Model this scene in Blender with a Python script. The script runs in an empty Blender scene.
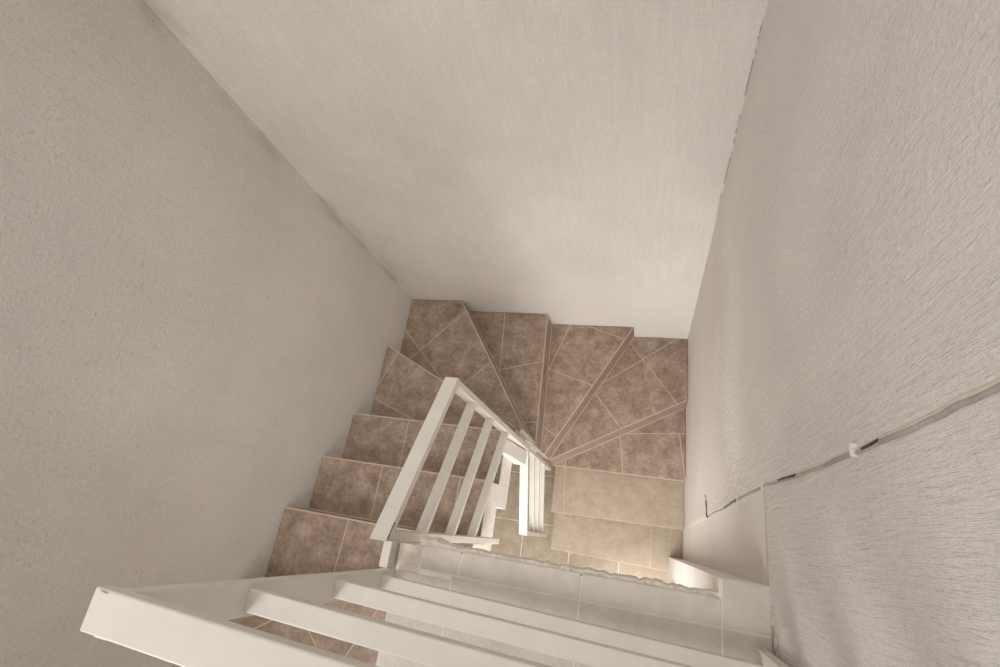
import bpy, bmesh, math, random
from mathutils import Matrix, Vector
random.seed(7)
S = bpy.context.scene
COL = S.collection
ZO = 4.475                                   # camera stands 4.475 m above the lower floor

# ---------------------------------------------------------------- camera
cam = bpy.data.cameras.new('camera'); cam.sensor_width = 36; cam.lens = 499.49/1000*36
cam.clip_start = 0.02
cam_o = bpy.data.objects.new('camera', cam); COL.objects.link(cam_o)
R = ((0.9584357953, 0.0443078554, -0.2818468381),
     (0.1476275978, -0.9223587447, 0.3570160197),
     (-0.2441452817, -0.3837853045, -0.8905626993))
cam_o.matrix_world = Matrix(((R[0][0], -R[0][1], -R[0][2], 0), (R[1][0], -R[1][1], -R[1][2], 0),
                             (R[2][0], -R[2][1], -R[2][2], ZO), (0, 0, 0, 1)))
S.camera = cam_o
# ---------------------------------------------------------------- light
w = bpy.data.worlds.new('world'); S.world = w; w.use_nodes = True
bg = w.node_tree.nodes['Background']; bg.inputs[0].default_value = (1.0, 0.97, 0.93, 1); bg.inputs[1].default_value = 0.05
def area(name, loc, aim, sx, sy, power, col):
    l = bpy.data.lights.new(name, 'AREA'); l.shape = 'RECTANGLE'; l.size = sx; l.size_y = sy; l.energy = power; l.color = col
    o = bpy.data.objects.new(name, l); COL.objects.link(o); o.location = loc
    o.rotation_euler = (Vector(aim) - Vector(loc)).to_track_quat('-Z', 'Y').to_euler()
    return o
LC = (1.0, 0.988, 0.972)
area('stairwell_top_fill', (-0.75, 0.5, ZO + 1.2), (-0.75, 0.4999, 0), 1.5, 1.5, 10, LC)  # unseen fill added overhead to brighten the stairwell
area('landing_left_fill', (-1.6, -1.4, ZO + 0.3), (0.3, 0.3, ZO - 0.7), 0.8, 1.0, 36, LC)  # added fill from the left, no window modelled; brightens the right wall
area('lower_room_light', (-0.45, -1.1, 2.0), (-0.3, 0.3, 0.9), 1.0, 0.8, 25, LC)
area('lower_door_light', (-0.45, -1.2, 1.9), (-0.6, 0.6, 1.1), 0.9, 0.9, 6, LC)
area('lower_side_fill', (-1.4, -0.9, 1.0), (0.3, 0.5, 1.2), 0.8, 1.0, 10, LC)  # fill added below the left flight to lift the lower right wall
area('lower_top_fill', (-0.2, -0.9, 2.9), (-0.2, -0.88, 0), 0.9, 1.2, 9, LC)  # added fill under the landing for lower treads and floor
def spot(name, loc, aim, power, size, soft, col):
    l = bpy.data.lights.new(name, 'SPOT'); l.energy = power; l.spot_size = size; l.spot_blend = 1; l.shadow_soft_size = soft; l.color = col
    o = bpy.data.objects.new(name, l); COL.objects.link(o); o.location = loc
    o.rotation_euler = (Vector(aim) - Vector(loc)).to_track_quat('-Z', 'Y').to_euler()
spot('left_wall_fill_spot', (-0.1, 0.2, ZO + 1.0), (-1.73, 0.80, ZO - 2.2), 42, 0.8, 0.3, LC)  # spot added to brighten the dark lower left wall
spot('stairwell_fill_spot', (-0.6, 0.3, ZO + 1.1), (-1.2, 0.7, ZO - 3), 36, 0.75, 0.3, LC)  # added downward spot lifting the treads and lower walls
spot('lower_floor_fill_spot', (0.0, -0.75, 2.7), (0.04, -0.46, 0), 210, 0.42, 0.05, (1.0, 0.96, 0.86))  # added spot standing in for daylight on the lower floor strip
S.view_settings.view_transform = 'Standard'; S.view_settings.look = 'None'
S.view_settings.gamma = 1.0; S.view_settings.use_curve_mapping = False
S.view_settings.exposure = 0.0

# ---------------------------------------------------------------- materials
def nt(name, rough=0.6, spec=0.3):
    m = bpy.data.materials.new(name); m.use_nodes = True
    b = m.node_tree.nodes['Principled BSDF']
    b.inputs['Roughness'].default_value = rough; b.inputs['Specular IOR Level'].default_value = spec
    return m, m.node_tree.nodes, m.node_tree.links, b
def noise(N, L, vec, scale, detail=4, rough=0.55):
    n = N.new('ShaderNodeTexNoise'); n.inputs['Scale'].default_value = scale
    n.inputs['Detail'].default_value = detail; n.inputs['Roughness'].default_value = rough
    L.new(vec, n.inputs['Vector']); return n.outputs['Fac']
def mapping(N, L, scale, loc=(0, 0, 0), rot=(0, 0, 0)):
    t = N.new('ShaderNodeTexCoord'); m = N.new('ShaderNodeMapping')
    m.inputs['Scale'].default_value = scale; m.inputs['Location'].default_value = loc; m.inputs['Rotation'].default_value = rot
    L.new(t.outputs['Object'], m.inputs['Vector']); return m.outputs['Vector']
def ramp(N, L, fac, stops):
    r = N.new('ShaderNodeValToRGB'); e = r.color_ramp.elements
    while len(e) < len(stops): e.new(0.5)
    for i, (p, c) in enumerate(stops): e[i].position = p; e[i].color = (*c, 1) if len(c) == 3 else c
    L.new(fac, r.inputs['Fac']); return r.outputs['Color']
def math_n(N, L, op, a, b=None, clamp=False):
    n = N.new('ShaderNodeMath'); n.operation = op; n.use_clamp = clamp
    for i, v in enumerate((a, b)):
        if v is None: continue
        if isinstance(v, (int, float)): n.inputs[i].default_value = v
        else: L.new(v, n.inputs[i])
    return n.outputs[0]
def mix(N, L, fac, a, b, mode='MIX'):
    n = N.new('ShaderNodeMix'); n.data_type = 'RGBA'; n.blend_type = mode
    for k, v in ((0, fac), (6, a), (7, b)):
        if isinstance(v, (int, float)): n.inputs[k].default_value = v
        elif isinstance(v, tuple): n.inputs[k].default_value = (*v, 1)
        else: L.new(v, n.inputs[k])
    return n.outputs[2]
def bump(N, L, b, h, dist, strength=1.0):
    n = N.new('ShaderNodeBump'); n.inputs['Distance'].default_value = dist; n.inputs['Strength'].default_value = strength
    L.new(h, n.inputs['Height']); L.new(n.outputs[0], b.inputs['Normal'])
def step(N, L, v, lo, hi):                     # smooth 0..1 between lo and hi
    n = N.new('ShaderNodeMapRange'); n.interpolation_type = 'SMOOTHSTEP'
    n.inputs[1].default_value = lo; n.inputs[2].default_value = hi
    L.new(v, n.inputs[0]); return n.outputs[0]

WALL = (0.86, 0.82, 0.775)
def wall_material(name, kind):
    m, N, L, b = nt(name, 0.75, 0.2)
    iso = mapping(N, L, (1, 1, 1))
    blotch = noise(N, L, iso, 2.2, 5, 0.6)
    col = ramp(N, L, blotch, [(0.3, tuple(c*0.93 for c in WALL)), (0.7, tuple(min(1, c*1.04) for c in WALL))])
    t = N.new('ShaderNodeTexCoord'); sx = N.new('ShaderNodeSeparateXYZ'); L.new(t.outputs['Object'], sx.inputs[0])
    X, Y, Z = sx.outputs
    if kind == 'right':
        rib = noise(N, L, mapping(N, L, (1, 100, 12), rot=(0.06, 0, 0)), 1.0, 6, 0.68)
        rib2 = noise(N, L, mapping(N, L, (1, 85, 18), loc=(0, 3, 1), rot=(-0.30, 0, 0)), 1.0, 5, 0.65)
        peb = noise(N, L, iso, 95, 5, 0.7)
        # combed strokes on the landing side of the cable, rougher pebbles deeper in the stairwell
        side = step(N, L, Y, 0.22, 0.45)
        patch = math_n(N, L, 'MULTIPLY', step(N, L, Y, 0.20, 0.17), step(N, L, Z, ZO - 1.365, ZO - 1.395))
        deep = step(N, L, Z, ZO - 1.2, ZO - 2.4)
        h1 = math_n(N, L, 'MULTIPLY', math_n(N, L, 'ADD', math_n(N, L, 'MULTIPLY', rib, 0.75), math_n(N, L, 'MULTIPLY', peb, 0.25)), math_n(N, L, 'SUBTRACT', 1.0, math_n(N, L, 'MULTIPLY', side, 0.75)))
        h2 = math_n(N, L, 'MULTIPLY', math_n(N, L, 'ADD', math_n(N, L, 'MULTIPLY', rib2, 0.45), math_n(N, L, 'MULTIPLY', peb, 0.55)), side)
        h = math_n(N, L, 'ADD', h1, h2)
        k = math_n(N, L, 'MULTIPLY', math_n(N, L, 'SUBTRACT', 1.0, math_n(N, L, 'MULTIPLY', patch, 0.9)),
                   math_n(N, L, 'SUBTRACT', 1.0, math_n(N, L, 'MULTIPLY', deep, 0.55)))
        h = math_n(N, L, 'MULTIPLY', h, k)
        lip = math_n(N, L, 'MULTIPLY', patch, -0.35)
        bump(N, L, b, math_n(N, L, 'ADD', h, lip), 0.013, 1.0)
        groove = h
        col = mix(N, L, step(N, L, groove, 0.44, 0.30), col, mix(N, L, 1.0, col, (0.86, 0.84, 0.82), 'MULTIPLY'))  # grooves shaded darker in the colour to strengthen the relief
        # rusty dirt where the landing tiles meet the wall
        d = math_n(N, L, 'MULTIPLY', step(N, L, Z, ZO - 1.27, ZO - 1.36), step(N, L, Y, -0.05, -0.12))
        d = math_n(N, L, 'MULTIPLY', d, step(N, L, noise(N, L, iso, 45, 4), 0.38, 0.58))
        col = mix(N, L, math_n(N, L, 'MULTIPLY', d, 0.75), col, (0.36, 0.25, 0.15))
    elif kind == 'back':
        rib = noise(N, L, mapping(N, L, (75, 1, 5.0)), 1.0, 6, 0.72)
        fine = noise(N, L, iso, 60, 3)
        low = step(N, L, Z, ZO - 2.75, ZO - 2.95)
        h = math_n(N, L, 'ADD', math_n(N, L, 'MULTIPLY', rib, 0.7), math_n(N, L, 'MULTIPLY', fine, 0.3))
        h = math_n(N, L, 'MULTIPLY', h, math_n(N, L, 'SUBTRACT', 1.0, math_n(N, L, 'MULTIPLY', low, 0.8)))
        bump(N, L, b, h, 0.007, 0.9)
        col = mix(N, L, step(N, L, rib, 0.35, 0.7), mix(N, L, 1.0, col, (0.95, 0.945, 0.94), 'MULTIPLY'), col)
        # newer coat of paint low on the wall
        edge = math_n(N, L, 'ADD', Z, math_n(N, L, 'MULTIPLY', noise(N, L, iso, 3.0, 3), 0.35))
        fresh = math_n(N, L, 'MULTIPLY', step(N, L, edge, ZO - 2.62, ZO - 2.72), step(N, L, X, -1.0, -0.6))
        col = mix(N, L, math_n(N, L, 'MULTIPLY', fresh, 0.55), col, (0.84, 0.805, 0.755))
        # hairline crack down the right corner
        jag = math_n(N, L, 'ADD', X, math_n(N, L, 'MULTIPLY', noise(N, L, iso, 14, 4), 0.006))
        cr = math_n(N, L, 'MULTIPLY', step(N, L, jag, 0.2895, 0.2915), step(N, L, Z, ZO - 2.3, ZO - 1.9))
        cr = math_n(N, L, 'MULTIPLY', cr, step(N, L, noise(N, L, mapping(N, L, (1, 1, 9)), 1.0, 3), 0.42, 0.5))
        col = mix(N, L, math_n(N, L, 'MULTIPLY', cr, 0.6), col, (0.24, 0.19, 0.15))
    else:
        fine = noise(N, L, iso, 60, 6, 0.75)
        str_ = noise(N, L, mapping(N, L, (1, 28, 5), rot=(0.5, 0, 0)), 1.0, 3, 0.6)
        h = math_n(N, L, 'ADD', math_n(N, L, 'MULTIPLY', fine, 0.75), math_n(N, L, 'MULTIPLY', str_, 0.35))
        bump(N, L, b, h, 0.014, 1.0)
        col = mix(N, L, step(N, L, h, 0.52, 0.36), col, mix(N, L, 1.0, col, (0.88, 0.86, 0.84), 'MULTIPLY'))  # shade painted into the hollows of the stucco for contrast
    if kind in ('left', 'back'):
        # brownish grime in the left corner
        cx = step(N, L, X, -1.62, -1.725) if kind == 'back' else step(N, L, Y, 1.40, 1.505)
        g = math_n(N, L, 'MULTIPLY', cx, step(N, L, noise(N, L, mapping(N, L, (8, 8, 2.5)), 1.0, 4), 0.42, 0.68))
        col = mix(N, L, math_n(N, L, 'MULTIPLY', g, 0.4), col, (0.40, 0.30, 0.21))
    grain = noise(N, L, iso, 120, 4, 0.75)
    col = mix(N, L, step(N, L, grain, 0.30, 0.62), mix(N, L, 1.0, col, (0.91, 0.905, 0.90), 'MULTIPLY'), col)
    L.new(col, b.inputs['Base Color'])
    return m

def plaster_material():
    m, N, L, b = nt('white_plaster', 0.8, 0.2)
    iso = mapping(N, L, (1, 1, 1))
    f = noise(N, L, iso, 30, 5, 0.65)
    L.new(ramp(N, L, f, [(0.3, (0.72, 0.68, 0.63)), (0.65, (0.84, 0.81, 0.77))]), b.inputs['Base Color'])
    bump(N, L, b, noise(N, L, iso, 60, 4), 0.004, 0.7)
    return m
def tile_material(name, dark, mid, light, rough):
    m, N, L, b = nt(name, rough, 0.45)
    iso = mapping(N, L, (1, 1, 1))
    a = noise(N, L, iso, 11, 6, 0.7); c = noise(N, L, mapping(N, L, (1, 1, 1), loc=(5, 2, 1)), 48, 5, 0.75)
    mixed = math_n(N, L, 'ADD', math_n(N, L, 'MULTIPLY', a, 0.6), math_n(N, L, 'MULTIPLY', c, 0.4))
    L.new(ramp(N, L, mixed, [(0.38, dark), (0.5, mid), (0.63, light)]), b.inputs['Base Color'])
    bump(N, L, b, c, 0.0008, 0.5)
    return m
def plain(name, col, rough=0.6, var=0.08, scale=25):
    m, N, L, b = nt(name, rough, 0.35)
    f = noise(N, L, mapping(N, L, (1, 1, 1)), scale, 5, 0.6)
    L.new(ramp(N, L, f, [(0.3, tuple(c*(1-var) for c in col)), (0.7, tuple(min(1, c*(1+var*0.6)) for c in col))]), b.inputs['Base Color'])
    return m
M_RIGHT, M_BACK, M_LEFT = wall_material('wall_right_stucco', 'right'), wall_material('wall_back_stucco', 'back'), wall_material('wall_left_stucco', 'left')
M_PLASTER = plaster_material()
M_TILE = tile_material('brown_ceramic_tile', (0.215, 0.148, 0.108), (0.335, 0.244, 0.185), (0.48, 0.37, 0.29), 0.42)
M_BEIGETILE = tile_material('beige_step_tile', (0.36, 0.285, 0.215), (0.42, 0.338, 0.258), (0.48, 0.395, 0.31), 0.42)
M_RISER = tile_material('riser_tile', (0.29, 0.21, 0.16), (0.38, 0.285, 0.225), (0.47, 0.365, 0.295), 0.45)
M_FLOORTILE = tile_material('beige_floor_tile', (0.30, 0.24, 0.17), (0.37, 0.305, 0.222), (0.45, 0.38, 0.29), 0.40)
M_GREYTILE = tile_material('grey_landing_tile', (0.60, 0.545, 0.495), (0.665, 0.61, 0.56), (0.72, 0.67, 0.62), 0.45)
M_GROUT = plain('cream_grout', (0.58, 0.465, 0.365), 0.85)
M_GREYGROUT = plain('pale_grout', (0.88, 0.82, 0.74), 0.85)
M_EDGE = plain('tile_edge', (0.56, 0.44, 0.345), 0.6)
M_PAINT = plain('white_enamel_paint', (0.715, 0.68, 0.62), 0.38, 0.05, 12)
M_CEIL = plain('ceiling_paint', (0.72, 0.68, 0.62), 0.8)
M_MORTAR = plain('rough_mortar', (0.80, 0.73, 0.65), 0.9, 0.15, 60)
M_CABLE = plain('grey_painted_cable', (0.42, 0.385, 0.36), 0.6, 0.3, 40)
M_BEAD = plain('tan_plaster', (0.66, 0.585, 0.50), 0.8, 0.12, 30)
M_RUST = plain('rusty_weld', (0.16, 0.12, 0.09), 0.8, 0.4, 80)
M_BLACK = plain('black_cable_sheath', (0.05, 0.045, 0.04), 0.5)
M_CLIP = plain('white_plastic_clip', (0.82, 0.79, 0.74), 0.4)

# ---------------------------------------------------------------- mesh helpers
def link(name, bm, mats, parent=None, kind=None, bevel=0):
    bmesh.ops.recalc_face_normals(bm, faces=bm.faces)
    me = bpy.data.meshes.new(name); bm.to_mesh(me); bm.free()
    for m in (mats if isinstance(mats, (list, tuple)) else [mats]): me.materials.append(m)
    o = bpy.data.objects.new(name, me); COL.objects.link(o)
    if parent: o.parent = parent
    if kind: o['kind'] = kind
    if bevel:
        md = o.modifiers.new('bevel', 'BEVEL'); md.width = bevel; md.segments = 2; md.limit_method = 'ANGLE'
        md.harden_normals = False
    return o
def hexa(bm, lo, hi, mi=0):                    # lo, hi: four (x,y,z) each, same winding
    v = [bm.verts.new(p) for p in list(lo) + list(hi)]
    for f in ((0, 1, 2, 3), (7, 6, 5, 4), (0, 4, 5, 1), (1, 5, 6, 2), (2, 6, 7, 3), (3, 7, 4, 0)):
        fc = bm.faces.new([v[i] for i in f]); fc.material_index = mi
def box(bm, x0, x1, y0, y1, z0, z1, mi=0):
    hexa(bm, [(x0, y0, z0), (x1, y0, z0), (x1, y1, z0), (x0, y1, z0)], [(x0, y0, z1), (x1, y0, z1), (x1, y1, z1), (x0, y1, z1)], mi)
def prism(bm, poly, z0, z1, mi=0, fit=False):
    if fit: poly = room(poly, z1)
    if not poly: return
    a = [bm.verts.new((x, y, z0)) for x, y in poly]; b = [bm.verts.new((x, y, z1)) for x, y in poly]
    bm.faces.new(a[::-1]).material_index = mi; bm.faces.new(b).material_index = mi
    n = len(poly)
    for i in range(n): bm.faces.new((a[i], a[(i+1) % n], b[(i+1) % n], b[i])).material_index = mi
def clip(poly, p, n, off):                     # keep the side where (q-p).n >= off
    out = []
    for i in range(len(poly)):
        a, b = poly[i], poly[(i+1) % len(poly)]
        da = (a[0]-p[0])*n[0] + (a[1]-p[1])*n[1] - off; db = (b[0]-p[0])*n[0] + (b[1]-p[1])*n[1] - off
        if da >= 0: out.append(a)
        if (da > 0) != (db > 0) and abs(da-db) > 1e-9:
            t = da/(da-db); out.append((a[0]+t*(b[0]-a[0]), a[1]+t*(b[1]-a[1])))
    r = []
    for q in out:
        if not r or math.hypot(q[0]-r[-1][0], q[1]-r[-1][1]) > 1e-5: r.append(q)
    if len(r) > 1 and math.hypot(r[0][0]-r[-1][0], r[0][1]-r[-1][1]) < 1e-5: r.pop()
    return r if len(r) > 2 else []
def area2(poly): return abs(sum(poly[i-1][0]*poly[i][1] - poly[i][0]*poly[i-1][1] for i in range(len(poly))))/2
def inside(poly, q):
    c = False; j = len(poly)-1
    for i in range(len(poly)):
        a, b = poly[i], poly[j]
        if (a[1] > q[1]) != (b[1] > q[1]) and q[0] < (b[0]-a[0])*(q[1]-a[1])/(b[1]-a[1]) + a[0]: c = not c
        j = i
    return c
def split(poly, cuts, g):
    """cut a polygon into tiles along grout lines; a cut with a point only splits the piece that holds that point"""
    ps = [poly]
    for c in cuts:
        a, b = c[0], c[1]; d = math.hypot(b[0]-a[0], b[1]-a[1]); n = (-(b[1]-a[1])/d, (b[0]-a[0])/d)
        nx = []
        for p in ps:
            if len(c) > 2 and not inside(p, c[2]): nx.append(p); continue
            for s in (1, -1):
                q = clip(p, a, (n[0]*s, n[1]*s), g/2)
                if q and area2(q) > 4e-5: nx.append(q)
        ps = nx
    return ps
XL, XR, YB = -1.733, 0.300, 1.510
ZT = ZO + 1.25; ZL = ZO - 1.370; YF = -3.2
def wall_x(y, z):
    t = min(1, max(0, (z-ZL)/(ZT-ZL))) ; u = min(1, max(0, (ZL-z)/ZL)); v = min(1, max(0, y/YB))
    at = (0.290+0.003*v); return at + (0.285+0.005*v-at)*t if z > ZL else at + (0.331-0.033*v-at)*u
def room(poly, z, e=0.003):
    for p, n in (((XL, 0), (1, 0)), ((wall_x(0, z), 0), (-1, -(wall_x(0, z)-wall_x(YB, z))/YB)), ((0, YB), (0, -1))): poly = clip(poly, p, n, e)
    return poly
def empty(name, loc, label, cat, group=None):
    o = bpy.data.objects.new(name, None); COL.objects.link(o); o.location = loc; o.empty_display_size = 0.1
    o['label'] = label; o['category'] = cat
    if group: o['group'] = group
    return o

# ---------------------------------------------------------------- room shell
def shell(name, b6, mat):
    bm = bmesh.new(); box(bm, *b6); return link(name, bm, mat, kind='structure')
shell('wall_left', (XL-0.12, XL, YF, YB, -0.02, ZT), M_LEFT)
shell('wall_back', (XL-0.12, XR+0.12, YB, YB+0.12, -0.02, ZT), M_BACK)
bm = bmesh.new()                                       # the right wall is a little out of plumb
wy = [YF, -1.2] + [YB*k/12 for k in range(13)]; wz = [-0.02] + [ZL*k/16 for k in range(17)] + [ZT]
gi = [[bm.verts.new((wall_x(max(y, 0), max(z, 0)), y, z)) for y in wy] for z in wz]
go = [[bm.verts.new((XR+0.15, y, z)) for y in wy] for z in wz]
nr, nc = len(wz)-1, len(wy)-1
for r in range(nr):
    for c in range(nc):
        for g_ in (gi, go): bm.faces.new((g_[r][c], g_[r][c+1], g_[r+1][c+1], g_[r+1][c]))
for r in range(nr):
    for c in (0, nc): bm.faces.new((gi[r][c], gi[r+1][c], go[r+1][c], go[r][c]))
for c in range(nc):
    for r in (0, nr): bm.faces.new((gi[r][c], gi[r][c+1], go[r][c+1], go[r][c]))
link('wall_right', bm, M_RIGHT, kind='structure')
shell('ceiling', (XL-0.12, XR+0.12, YF, YB+0.12, ZT, ZT+0.1), M_CEIL)

# lower floor, beige tiles
bm = bmesh.new(); box(bm, XL-0.12, XR+0.15, YF, YB+0.12, -0.12, -0.004, 1)
cuts = [((x, 0), (x, 1)) for x in (-1.333, -0.933, -0.533, -0.133)] + [((0, y), (1, y)) for y in (0.072+0.4*k for k in range(-8, 4))]
for p in split([(XL, YF), (XR+0.04, YF), (XR+0.04, YB), (XL, YB)], cuts, 0.006): prism(bm, p, -0.008, 0.0, 0)
link('floor', bm, [M_FLOORTILE, M_GREYGROUT], kind='structure')

# upper landing: slab with grey tiles and a crumbling mortar rim
bm = bmesh.new()
land = [(-0.62, -1.9), (XR, -1.9), (XR, -0.032), (0.19, -0.032), (0.19, -0.077), (-0.553, -0.077), (-0.553, -0.147), (-0.62, -0.147)]
prism(bm, [(-0.62, -1.9), (XR, -1.9), (XR, -0.15), (-0.62, -0.15)], ZL-0.12, ZL-0.0015, 1)
prism(bm, [(-0.553, -0.152), (0.19, -0.152), (0.19, -0.081), (-0.553, -0.081)], ZL-0.119, ZL-0.0018, 1)
prism(bm, [(0.185, -0.152), (XR, -0.152), (XR, -0.034), (0.185, -0.034)], ZL-0.118, ZL-0.0021, 1)
tiles = [[(-0.62, -1.9), (-0.62, -0.149), (-0.135, -0.149), (XR, -0.149), (XR, -1.9)]]
yc = [((0, -0.149-0.33*k), (1, -0.149-0.33*k)) for k in range(1, 6)]
for p in split([(-0.62, -1.9), (XR, -1.9), (XR, -0.138), (-0.62, -0.138)], yc + [((-0.127, 0), (-0.135, -1)), ((0.19, 0), (0.193, -1)), ((-0.46, 0), (-0.46, -1))], 0.005):
    if max(y for x, y in p) > -0.139 and min(x for x, y in p) < -0.55:
        p = [(x, min(y, -0.147)) for x, y in p]
    prism(bm, p, ZL-0.01, ZL, 0)
for p in split([(-0.549, -0.133), (XR-0.004, -0.133), (XR-0.004, -0.077), (-0.549, -0.077)], [((-0.127, 0), (-0.135, -1)), ((0.19, 0), (0.193, -1)), ((-0.442, 0), (-0.444, -1))], 0.005):
    if min(x for x, y in p) > 0.18: p = [(x, -0.036 if y > -0.1 else y) for x, y in p]
    prism(bm, p, ZL-0.01, ZL, 0)
link('floor_landing', bm, [M_GREYTILE, M_GREYGROUT], kind='structure')

bm = bmesh.new(); prev = None; n = 90                 # crumbling rim under the front tiles
for i in range(n+1):
    x = -0.565 + (0.195+0.565)*i/n
    d = 0.011 + random.uniform(0, 0.006) + 0.0025*max(0, math.sin(i*0.37)); zt = ZL - 0.003 - random.uniform(0, 0.005)
    if i < 12: d += 0.018*(1 - i/12)*random.uniform(0.5, 1)
    ring = [bm.verts.new(q) for q in ((x, -0.0785, zt+0.001), (x, -0.0785+d*0.7, zt-0.002), (x, -0.0785+d, zt-0.02-random.uniform(0, 0.01)), (x, -0.0785+d*0.6, ZL-0.115), (x, -0.0785, ZL-0.118))]
    if prev:
        for a in range(5): bm.faces.new((prev[a], prev[(a+1) % 5], ring[(a+1) % 5], ring[a]))
    else: bm.faces.new(ring)
    prev = ring
bm.faces.new(prev[::-1])
link('trim_1', bm, M_MORTAR, kind='structure')

bm = bmesh.new()                                       # masonry pier under the landing by the right wall
hexa(bm, [(0.236, -0.146, 0), (XR+0.035, -0.146, 0), (XR+0.035, -0.022, 0), (0.236, -0.022, 0)],
     [(0.192, -0.150, ZL-0.119), (XR, -0.150, ZL-0.119), (XR, -0.034, ZL-0.119), (0.192, -0.034, ZL-0.119)])
link('trim_2', bm, M_PLASTER, kind='structure')

# ---------------------------------------------------------------- staircase
XI, XW = -0.740, -0.655                                # inner edges of the left and the right flight
def zt(z): return ZO + z
stair = empty('staircase', (XL+0.5, 0.5, 0), 'brown-tiled winder staircase turning between white stuccoed walls', 'staircase')
IO = stair.location
def rel(bm): bmesh.ops.translate(bm, verts=bm.verts, vec=-IO)
def off_line(a, b, d):                                 # shift edge a-b to its left by d
    l = math.hypot(b[0]-a[0], b[1]-a[1]); n = (-(b[1]-a[1])/l*d, (b[0]-a[0])/l*d)
    return (a[0]+n[0], a[1]+n[1]), (b[0]+n[0], b[1]+n[1])
# name: (top z, tread polygon counter-clockwise, index of the nosing edge, tile cuts, block extension polygon)
T = []
ys = [-1.53, -1.24, -0.95, -0.695, -0.402, -0.073, 0.217, 0.515]
zs = [-1.57, -1.745, -1.945, -2.145, -2.345, -2.545, -2.745]
for k in range(7):
    y0, y1, z = ys[k], ys[k+1], zs[k]
    xi = -0.626 if k < 4 else XI + 0.0012*(k-6)
    d0, d1 = (0.007 if k > 4 else 0.0), (0.007 if k > 3 else 0.0)
    if k == 3: cuts = [((-1.548, -0.551), (-1.468, -0.502)), ((-1.320, -0.505), (-1.257, -0.563)), ((-1.078, -0.514), (-1.105, -0.566))]
    elif k == 4: cuts = [((-1.358, -0.083), (-1.369, -0.294)), ((-1.104, -0.426), (-1.120, -0.461), (-0.9, -0.2))]
    elif k == 5: cuts = [((-1.349, 0.222), (-1.350, -0.068)), ((-0.893, 0.219), (-0.897, 0.121))]
    else: cuts = [((-1.350, 0.513), (-1.347, 0.243))]
    yb = y0 - 0.12
    if k == 4:
        T.append((z, [(XL, y0-0.005), (-0.626, y0+0.10), (-0.626, -0.155), (xi+0.03, -0.155), (xi+0.03, y1-d1), (XL, y1+d1)], (4, 5), cuts,
                  [(XL, yb), (xi, yb), (xi, y1-d1), (XL, y1+d1)]))
    else:
        if k == 3: e1, e2 = y1+0.10, y1-0.005
        else: e1, e2 = y1-d1, y1+d1
        T.append((z, [(XL, y0+d0), (xi, y0-d0), (xi, e1), (XL, e2)], (2, 3), cuts, [(XL, yb), (xi, yb), (xi, e1), (XL, e2)]))
T.append((-2.945, [(XL, 0.513), (XI, 0.513), (XI, 0.575), (XL, 1.055)], (2, 3),
          [((-1.637, 1.012), (-1.729, 0.760)), ((-1.723, 0.668), (-1.461, 0.573))], [(XL, 0.40), (XI-0.002, 0.40), (XI-0.002, 0.575), (XL, 1.055)]))
T.append((-3.140, [(XL, 1.055), (XI, 0.575), (-0.70, 0.552), (-1.327, YB), (XL, YB)], (2, 3),
          [((-1.289, 1.416), (-1.621, 1.051)), ((-1.713, 1.236), (-1.389, 0.918)), ((-1.032, 1.036), (-1.181, 0.887), (-1.0, 0.85)), ((-0.796, 0.684), (-0.833, 0.640), (-0.80, 0.66))],
          [(XL, 0.95), (XI, 0.50), (-0.70, 0.552), (-1.327, YB), (XL, YB)]))
T.append((-3.330, [(-1.327, YB), (-0.70, 0.552), (-0.680, 0.535), (-0.709, YB)], (2, 3),
          [((-1.010, 1.053), (-0.724, 1.130)), ((-1.040, 1.5), (-1.012, 1.065), (-0.95, 1.3)), ((-0.782, 0.689), (-0.713, 0.695))],
          [(-1.43, YB), (-0.74, 0.52), (-0.680, 0.535), (-0.709, YB)]))
T.append((-3.515, [(-0.709, YB), (-0.680, 0.535), (-0.648, 0.512), (-0.093, YB)], (2, 3),
          [((-0.684, 1.137), (-0.381, 1.048)), ((-0.567, 1.498), (-0.686, 1.150), (-0.5, 1.35)), ((-0.418, 1.501), (-0.167, 1.411), (-0.2, 1.45)), ((-0.694, 0.713), (-0.571, 0.644))],
          [(-0.82, YB), (-0.70, 0.52), (-0.648, 0.512), (-0.093, YB)]))
T.append((-3.700, [(-0.093, YB), (-0.648, 0.512), (-0.642, 0.503), (XR+0.04, 1.056), (XR+0.04, YB)], (2, 3),
          [((0.234, 1.517), (-0.372, 1.066)), ((-0.114, 1.446), (0.211, 1.030)), ((-0.372, 1.058), (-0.157, 0.797), (-0.42, 0.75))],
          [(-0.20, YB), (-0.66, 0.53), (-0.642, 0.503), (XR+0.04, 1.056), (XR+0.04, YB)]))
T.append((-3.900, [(XR+0.04, 1.056), (-0.642, 0.503), (XW, 0.494), (XR+0.04, 0.492)], (2, 3),
          [((-0.163, 0.801), (-0.121, 0.465)), ((-0.559, 0.599), (-0.547, 0.479)), ((-0.151, 0.790), (0.316, 0.838), (0.1, 0.82)), ((0.235, 1.040), (0.300, 0.560), (0.27, 0.7))],
          [(XR+0.04, 1.16), (-0.66, 0.58), (XW, 0.53), (XR+0.04, 0.528)]))
T.append((-4.090, [(XR+0.04, 0.525), (XW, 0.527), (XW, 0.166), (XR+0.04, 0.174)], (2, 3), [((-0.580, 0.518), (-0.556, 0.178))], [(XR+0.04, 0.60), (XW, 0.60), (XW, 0.200), (XR+0.04, 0.208)]))
T.append((-4.280, [(XR+0.04, 0.205), (XW, 0.197), (XW, -0.100), (XR+0.04, -0.128)], (2, 3), [((0.10, 0.3), (0.10, -0.3))], [(XR+0.04, 0.29), (XW, 0.29), (XW, -0.100), (XR+0.04, -0.128)]))
TT = 0.008
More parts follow.
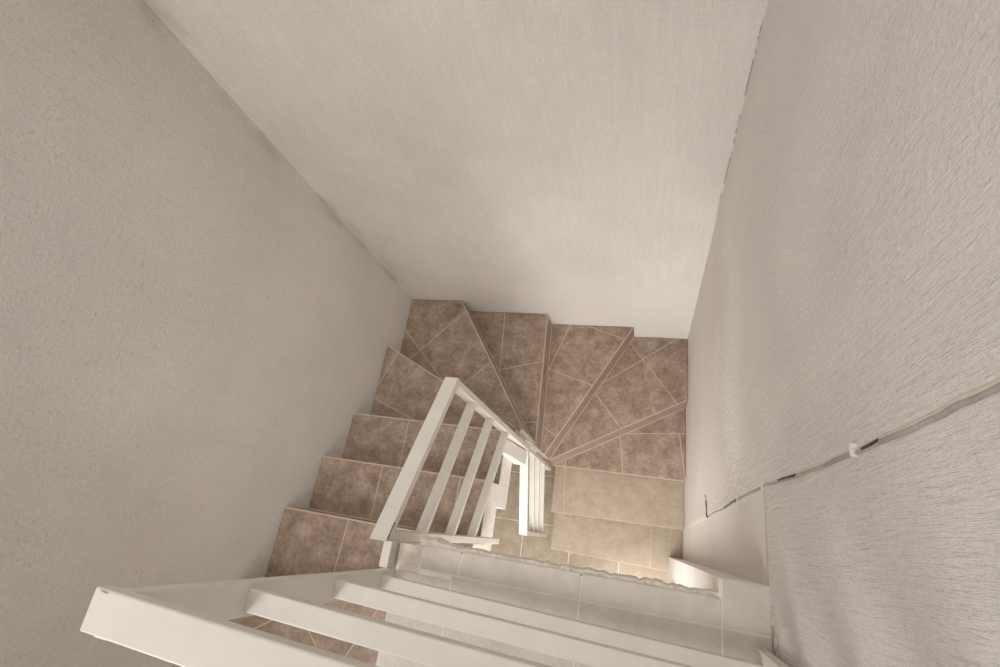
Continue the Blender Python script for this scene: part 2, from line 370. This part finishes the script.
for i, (z, poly, ne, cuts, blk) in enumerate(T):
    top = zt(z); last = i == len(T)-1
    below = 0.0 if last else zt(T[i+1][0])
    bm = bmesh.new()
    thick = 0.235 if i < 7 else 0.22
    prism(bm, blk, max(top-thick, 0.001 if last else below-0.05), top-TT*0.8, 2, fit=True)
    a, b = poly[ne[0]], poly[ne[1]]
    a2, b2 = off_line(a, b, 0.007)                       # pale tile edge along the nosing
    if not inside(poly, ((a2[0]+b2[0])/2, (a2[1]+b2[1])/2)): a2, b2 = off_line(a, b, -0.007)
    l = math.hypot(b[0]-a[0], b[1]-a[1])
    nrm = ((a2[0]-a[0])/0.007, (a2[1]-a[1])/0.007)
    field = clip(poly, a, nrm, 0.007)
    gb = [(q[0], q[1]) for q in field]
    for p in split(field, cuts, 0.007): prism(bm, p, top-TT, top, 0, fit=True)
    ga, gbb = (a[0]+nrm[0]*0.0072, a[1]+nrm[1]*0.0072), (b[0]+nrm[0]*0.0072, b[1]+nrm[1]*0.0072)
    prism(bm, [a, b, gbb, ga], top-TT, top+0.0005, 3, fit=True)
    prism(bm, [(q[0], q[1]) for q in field], top-TT*0.9, top-0.0016, 1, fit=True)
    rel(bm); tm = M_BEIGETILE if i >= len(T)-2 else M_TILE
    link('tread', bm, [tm, M_GROUT, M_PLASTER, M_EDGE], stair)
    # riser tiles under the nosing, with a pale joint at their foot
    bm = bmesh.new()
    if i in (len(T)-3, len(T)-2): a, b = (a[0]+nrm[0]*0.03, a[1]+nrm[1]*0.03), (b[0]+nrm[0]*0.03, b[1]+nrm[1]*0.03)
    o1, o2 = (a[0]-nrm[0]*0.001, a[1]-nrm[1]*0.001), (b[0]-nrm[0]*0.001, b[1]-nrm[1]*0.001)
    i1, i2 = (a[0]+nrm[0]*0.010, a[1]+nrm[1]*0.010), (b[0]+nrm[0]*0.010, b[1]+nrm[1]*0.010)
    ux, uy = (b[0]-a[0])/l, (b[1]-a[1])/l
    nt_ = max(1, round(l/0.42)); g = 0.005
    for s in range(nt_):
        s0, s1 = l*s/nt_ + (g/2 if s else 0), l*(s+1)/nt_ - (g/2 if s < nt_-1 else 0)
        f = lambda base, t: (base[0]+ux*t, base[1]+uy*t)
        prism(bm, [f(o1, s0), f(o1, s1), f(i1, s1), f(i1, s0)], below+0.006, top-TT-0.0005, 0, fit=True)
    k1, k2 = (a[0]-nrm[0]*0.0004, a[1]-nrm[1]*0.0004), (b[0]-nrm[0]*0.0004, b[1]-nrm[1]*0.0004)
    prism(bm, [k1, k2, i2, i1], below+0.0003, top-TT-0.001, 1, fit=True)
    j1, j2 = (a[0]-nrm[0]*0.0065, a[1]-nrm[1]*0.0065), (b[0]-nrm[0]*0.0065, b[1]-nrm[1]*0.0065)
    prism(bm, [j1, j2, k2, k1], below-0.004, below+0.0007, 1, fit=True)
    rel(bm); link('riser', bm, [M_BEIGETILE if i >= len(T)-3 else M_RISER, M_GROUT], stair)
# plastered winder core at the turn and a plaster stub beside the post
bm = bmesh.new(); hexa(bm, [(XI, 0.362, zt(-3.012)), (-0.664, 0.362, zt(-3.02)), (-0.664, 0.45, zt(-3.02)), (XI, 0.45, zt(-3.012))],
                       [(XI, 0.37, zt(-2.62)), (-0.712, 0.37, zt(-2.62)), (-0.712, 0.45, zt(-2.62)), (XI, 0.45, zt(-2.62))])
rel(bm); o = link('stair_core', bm, M_PLASTER, stair, bevel=0.006); o['label'] = 'rough white plaster lump at the turn'
bm = bmesh.new(); box(bm, -0.715, -0.690, 0.535, 0.565, zt(-3.33), zt(-2.96)); rel(bm); link('plaster_stub', bm, M_MORTAR, stair, bevel=0.004)
# plastered edge between the flight and the landing
bm = bmesh.new()
box(bm, -0.635, -0.556, -0.152, -0.082, ZL-0.22, ZL-0.035)
rel(bm); link('plaster_edge', bm, M_MORTAR, stair)

# ---------------------------------------------------------------- railings of painted rectangular tube
def bar(name, parent, p, q, wv, hv, w_, h_, bevel=0.0025):
    """tube from p to q (its top-front edge line), width w_ along wv, height h_ down hv"""
    bm = bmesh.new(); p, q, wv, hv = map(Vector, (p, q, wv, hv))
    c = lambda s: [s, s + wv*w_, s + wv*w_ + hv*h_, s + hv*h_]
    hexa(bm, c(p), c(q))
    bmesh.ops.translate(bm, verts=bm.verts, vec=-parent.location)
    return link(name, bm, M_PAINT, parent, bevel=bevel)
DN = (0, 0, -1)
guard = empty('landing_guardrail', (-0.63, -0.17, ZL), 'white horizontal-bar guardrail along the tiled landing edge, nearest the viewer', 'railing')
bar('post', guard, (-0.645, -0.147, ZL), (-0.645, -0.147, zt(-0.575)), (1, 0, 0), (0, -1, 0), 0.025, 0.055)
bar('post', guard, (0.258, -0.160, ZL), (0.258, -0.160, zt(-0.575)), (1, 0, 0), (0, -1, 0), 0.025, 0.050)
bar('top_rail', guard, (-0.647, -0.143, zt(-0.555)), (0.285, -0.172, zt(-0.553)), (0, -1, 0), DN, 0.050, 0.022)
for z in (-0.81, -1.08, -1.297):
    bar('horizontal_bar', guard, (-0.622, -0.157, zt(z)), (0.259, -0.183, zt(z)), (0, -1, 0), DN, 0.036, 0.026)

rail = empty('stair_railing', (-0.685, 0.2, zt(-3.92)), 'white sloping stair railing with newel post, around the open well', 'railing')
bar('newel_post', rail, (-0.660, 0.456, zt(-3.925)), (-0.660, 0.456, zt(-1.672)), (0, 1, 0), (-1, 0, 0), 0.026, 0.050)
bar('post', rail, (-0.660, -0.081, zt(-2.62)), (-0.660, -0.081, zt(-1.385)), (0, 1, 0), (-1, 0, 0), 0.026, 0.050)
bar('top_rail', rail, (-0.659, -0.083, zt(-1.358)), (-0.659, 0.484, zt(-1.664)), (-1, 0, 0), DN, 0.052, 0.030)
for z0, z1 in ((-1.640, -1.915), (-1.920, -2.200), (-2.195, -2.500)):
    bar('sloping_bar', rail, (-0.664, -0.056, zt(z0)), (-0.664, 0.457, zt(z1)), (-1, 0, 0), DN, 0.036, 0.026)
bar('top_rail', rail, (-0.659, -0.025, zt(-3.285)), (-0.659, 0.456, zt(-3.015)), (-1, 0, 0), DN, 0.052, 0.030)
bar('post', rail, (-0.660, -0.023, zt(-4.11)), (-0.660, -0.023, zt(-3.31)), (0, 1, 0), (-1, 0, 0), 0.026, 0.050)
for z0, z1 in ((-3.53, -3.25), (-3.70, -3.44), (-3.89, -3.65)):
    bar('sloping_bar', rail, (-0.664, 0.003, zt(z0)), (-0.664, 0.457, zt(z1)), (-1, 0, 0), DN, 0.034, 0.024)
bar('connecting_bar', rail, (-0.641, -0.147, zt(-1.362)), (-0.643, -0.080, zt(-1.365)), (-1, 0, 0), DN, 0.026, 0.056)

def scar(parent, pts_, th):                              # rusty weld seam lying on a tube
    bm = bmesh.new(); prev = None
    for i, p in enumerate(pts_):
        t = th*(0.5 + 0.8*random.random())
        ring = [bm.verts.new((p[0]+dx*t, p[1]+dy*t, p[2]+dz*0.0008)) for dx, dy, dz in ((-1, 0, -1), (0, -1, -1), (1, 0, 1), (0, 1, 1))]
        if prev:
            for k in range(4): bm.faces.new((prev[k], prev[(k+1) % 4], ring[(k+1) % 4], ring[k]))
        else: bm.faces.new(ring)
        prev = ring
    bm.faces.new(prev[::-1]); bmesh.ops.translate(bm, verts=bm.verts, vec=-parent.location)
    o = link('weld_scar', bm, M_RUST, parent); o['label'] = 'rusty weld scar'
scar(rail, [(-0.6575, -0.078+0.009*k, zt(-1.362-0.0048*k)) for k in range(6)], 0.0022)
scar(guard, [(-0.636+0.003*k, -0.1465-0.0003*k, zt(-0.5545)) for k in range(5)], 0.0009)

# ---------------------------------------------------------------- cable on the right wall
pts = [(0.172, -0.25), (0.172, -0.508), (0.169, -0.624), (0.170, -0.812), (0.175, -1.101), (0.185, -1.372), (0.187, -1.726), (0.184, -1.90), (0.181, -2.087), (0.186, -2.35), (0.181, -2.58), (0.190, -2.615), (0.235, -2.625), (0.287, -2.685)]
cab = empty('wall_cable', (XR, 0.17, zt(-2.62)), 'grey painted-over cable stapled down the right stuccoed wall', 'cable')
def tube(bm, path, r, seg=8, mi=0):
    prev = None
    for i, p in enumerate(path):
        d = (Vector(path[min(i+1, len(path)-1)]) - Vector(path[max(i-1, 0)])).normalized()
        u = d.cross(Vector((1, 0, 0))).normalized(); v = d.cross(u)
        rr = r(i/(len(path)-1)) if callable(r) else r
        ring = [bm.verts.new(Vector(p) + u*math.cos(2*math.pi*k/seg)*rr + v*math.sin(2*math.pi*k/seg)*rr) for k in range(seg)]
        if prev:
            for k in range(seg): f = bm.faces.new((prev[k], prev[(k+1) % seg], ring[(k+1) % seg], ring[k])); f.material_index = mi; f.smooth = True
        else: bm.faces.new(ring).material_index = mi
        prev = ring
    bm.faces.new(prev[::-1]).material_index = mi
def spline(P, n=8):
    out = []
    for i in range(len(P)-1):
        p0, p1, p2, p3 = P[max(i-1, 0)], P[i], P[i+1], P[min(i+2, len(P)-1)]
        for k in range(n):
            t = k/n
            out.append(tuple(0.5*(2*p1[j] + (p2[j]-p0[j])*t + (2*p0[j]-5*p1[j]+4*p2[j]-p3[j])*t*t + (3*p1[j]-p0[j]-3*p2[j]+p3[j])*t**3) for j in range(2)))
    return out + [P[-1]]
path = [(wall_x(y, zt(z))-0.0005+0.001*math.sin(i*0.9), y+0.0008*math.sin(i*1.3), zt(z)) for i, (y, z) in enumerate(spline(pts))]
bm = bmesh.new(); tube(bm, path, lambda t: 0.0036 - 0.0010*t)
bmesh.ops.translate(bm, verts=bm.verts, vec=-cab.location); link('cable_sheath', bm, M_CABLE, cab)
bead = []                                               # trowelled plaster fillet that half buries the cable
bm = bmesh.new(); prev = None
half = [p for p in path if p[2] > zt(-2.45)]
for i, p in enumerate(half):
    wd = 0.013*(1 - 0.5*i/len(half)) + 0.0008*math.sin(i*0.7); x = wall_x(p[1], p[2])
    ring = [bm.verts.new((x+0.002, p[1]-0.003, p[2])), bm.verts.new((x-0.0016-0.0002*math.sin(i), p[1]+0.003, p[2])), bm.verts.new((x-0.0012, p[1]+wd*0.55, p[2])), bm.verts.new((x+0.002, p[1]+wd, p[2]))]
    if prev:
        for k in range(4): bm.faces.new((prev[k], prev[(k+1) % 4], ring[(k+1) % 4], ring[k])).smooth = True
    else: bm.faces.new(ring)
    prev = ring
bm.faces.new(prev[::-1])
bmesh.ops.translate(bm, verts=bm.verts, vec=-cab.location); o = link('plaster_bead', bm, M_BEAD, cab); o['label'] = 'tan trowelled plaster along the cable'
for y, z, h in ((0.170, -0.812, 0.012), (0.185, -1.385, 0.014), (0.187, -1.75, 0.014)):
    x = wall_x(y, zt(z)); bm = bmesh.new(); box(bm, x-0.0075, x+0.002, y-0.0065, y+0.006, zt(z)-h/4, zt(z)+h/4); box(bm, x-0.007, x+0.002, y+0.005, y+0.013, zt(z)-h/2, zt(z)+h/2)
    bmesh.ops.translate(bm, verts=bm.verts, vec=-cab.location); link('cable_clip', bm, M_CLIP, cab, bevel=0.002)
for z0, z1 in ((-0.74, -0.775), (-1.12, -1.22), (-1.78, -2.02), (-2.56, -2.63)):
    sub = [p for p in path if zt(z1)-0.02 <= p[2] <= zt(z0)+0.02]
    if len(sub) > 1:
        bm = bmesh.new(); tube(bm, [(p[0]-0.0028, p[1]+0.0016, p[2]) for p in sub], 0.0024, 6)
        bmesh.ops.translate(bm, verts=bm.verts, vec=-cab.location); link('bare_cable', bm, M_BLACK, cab)
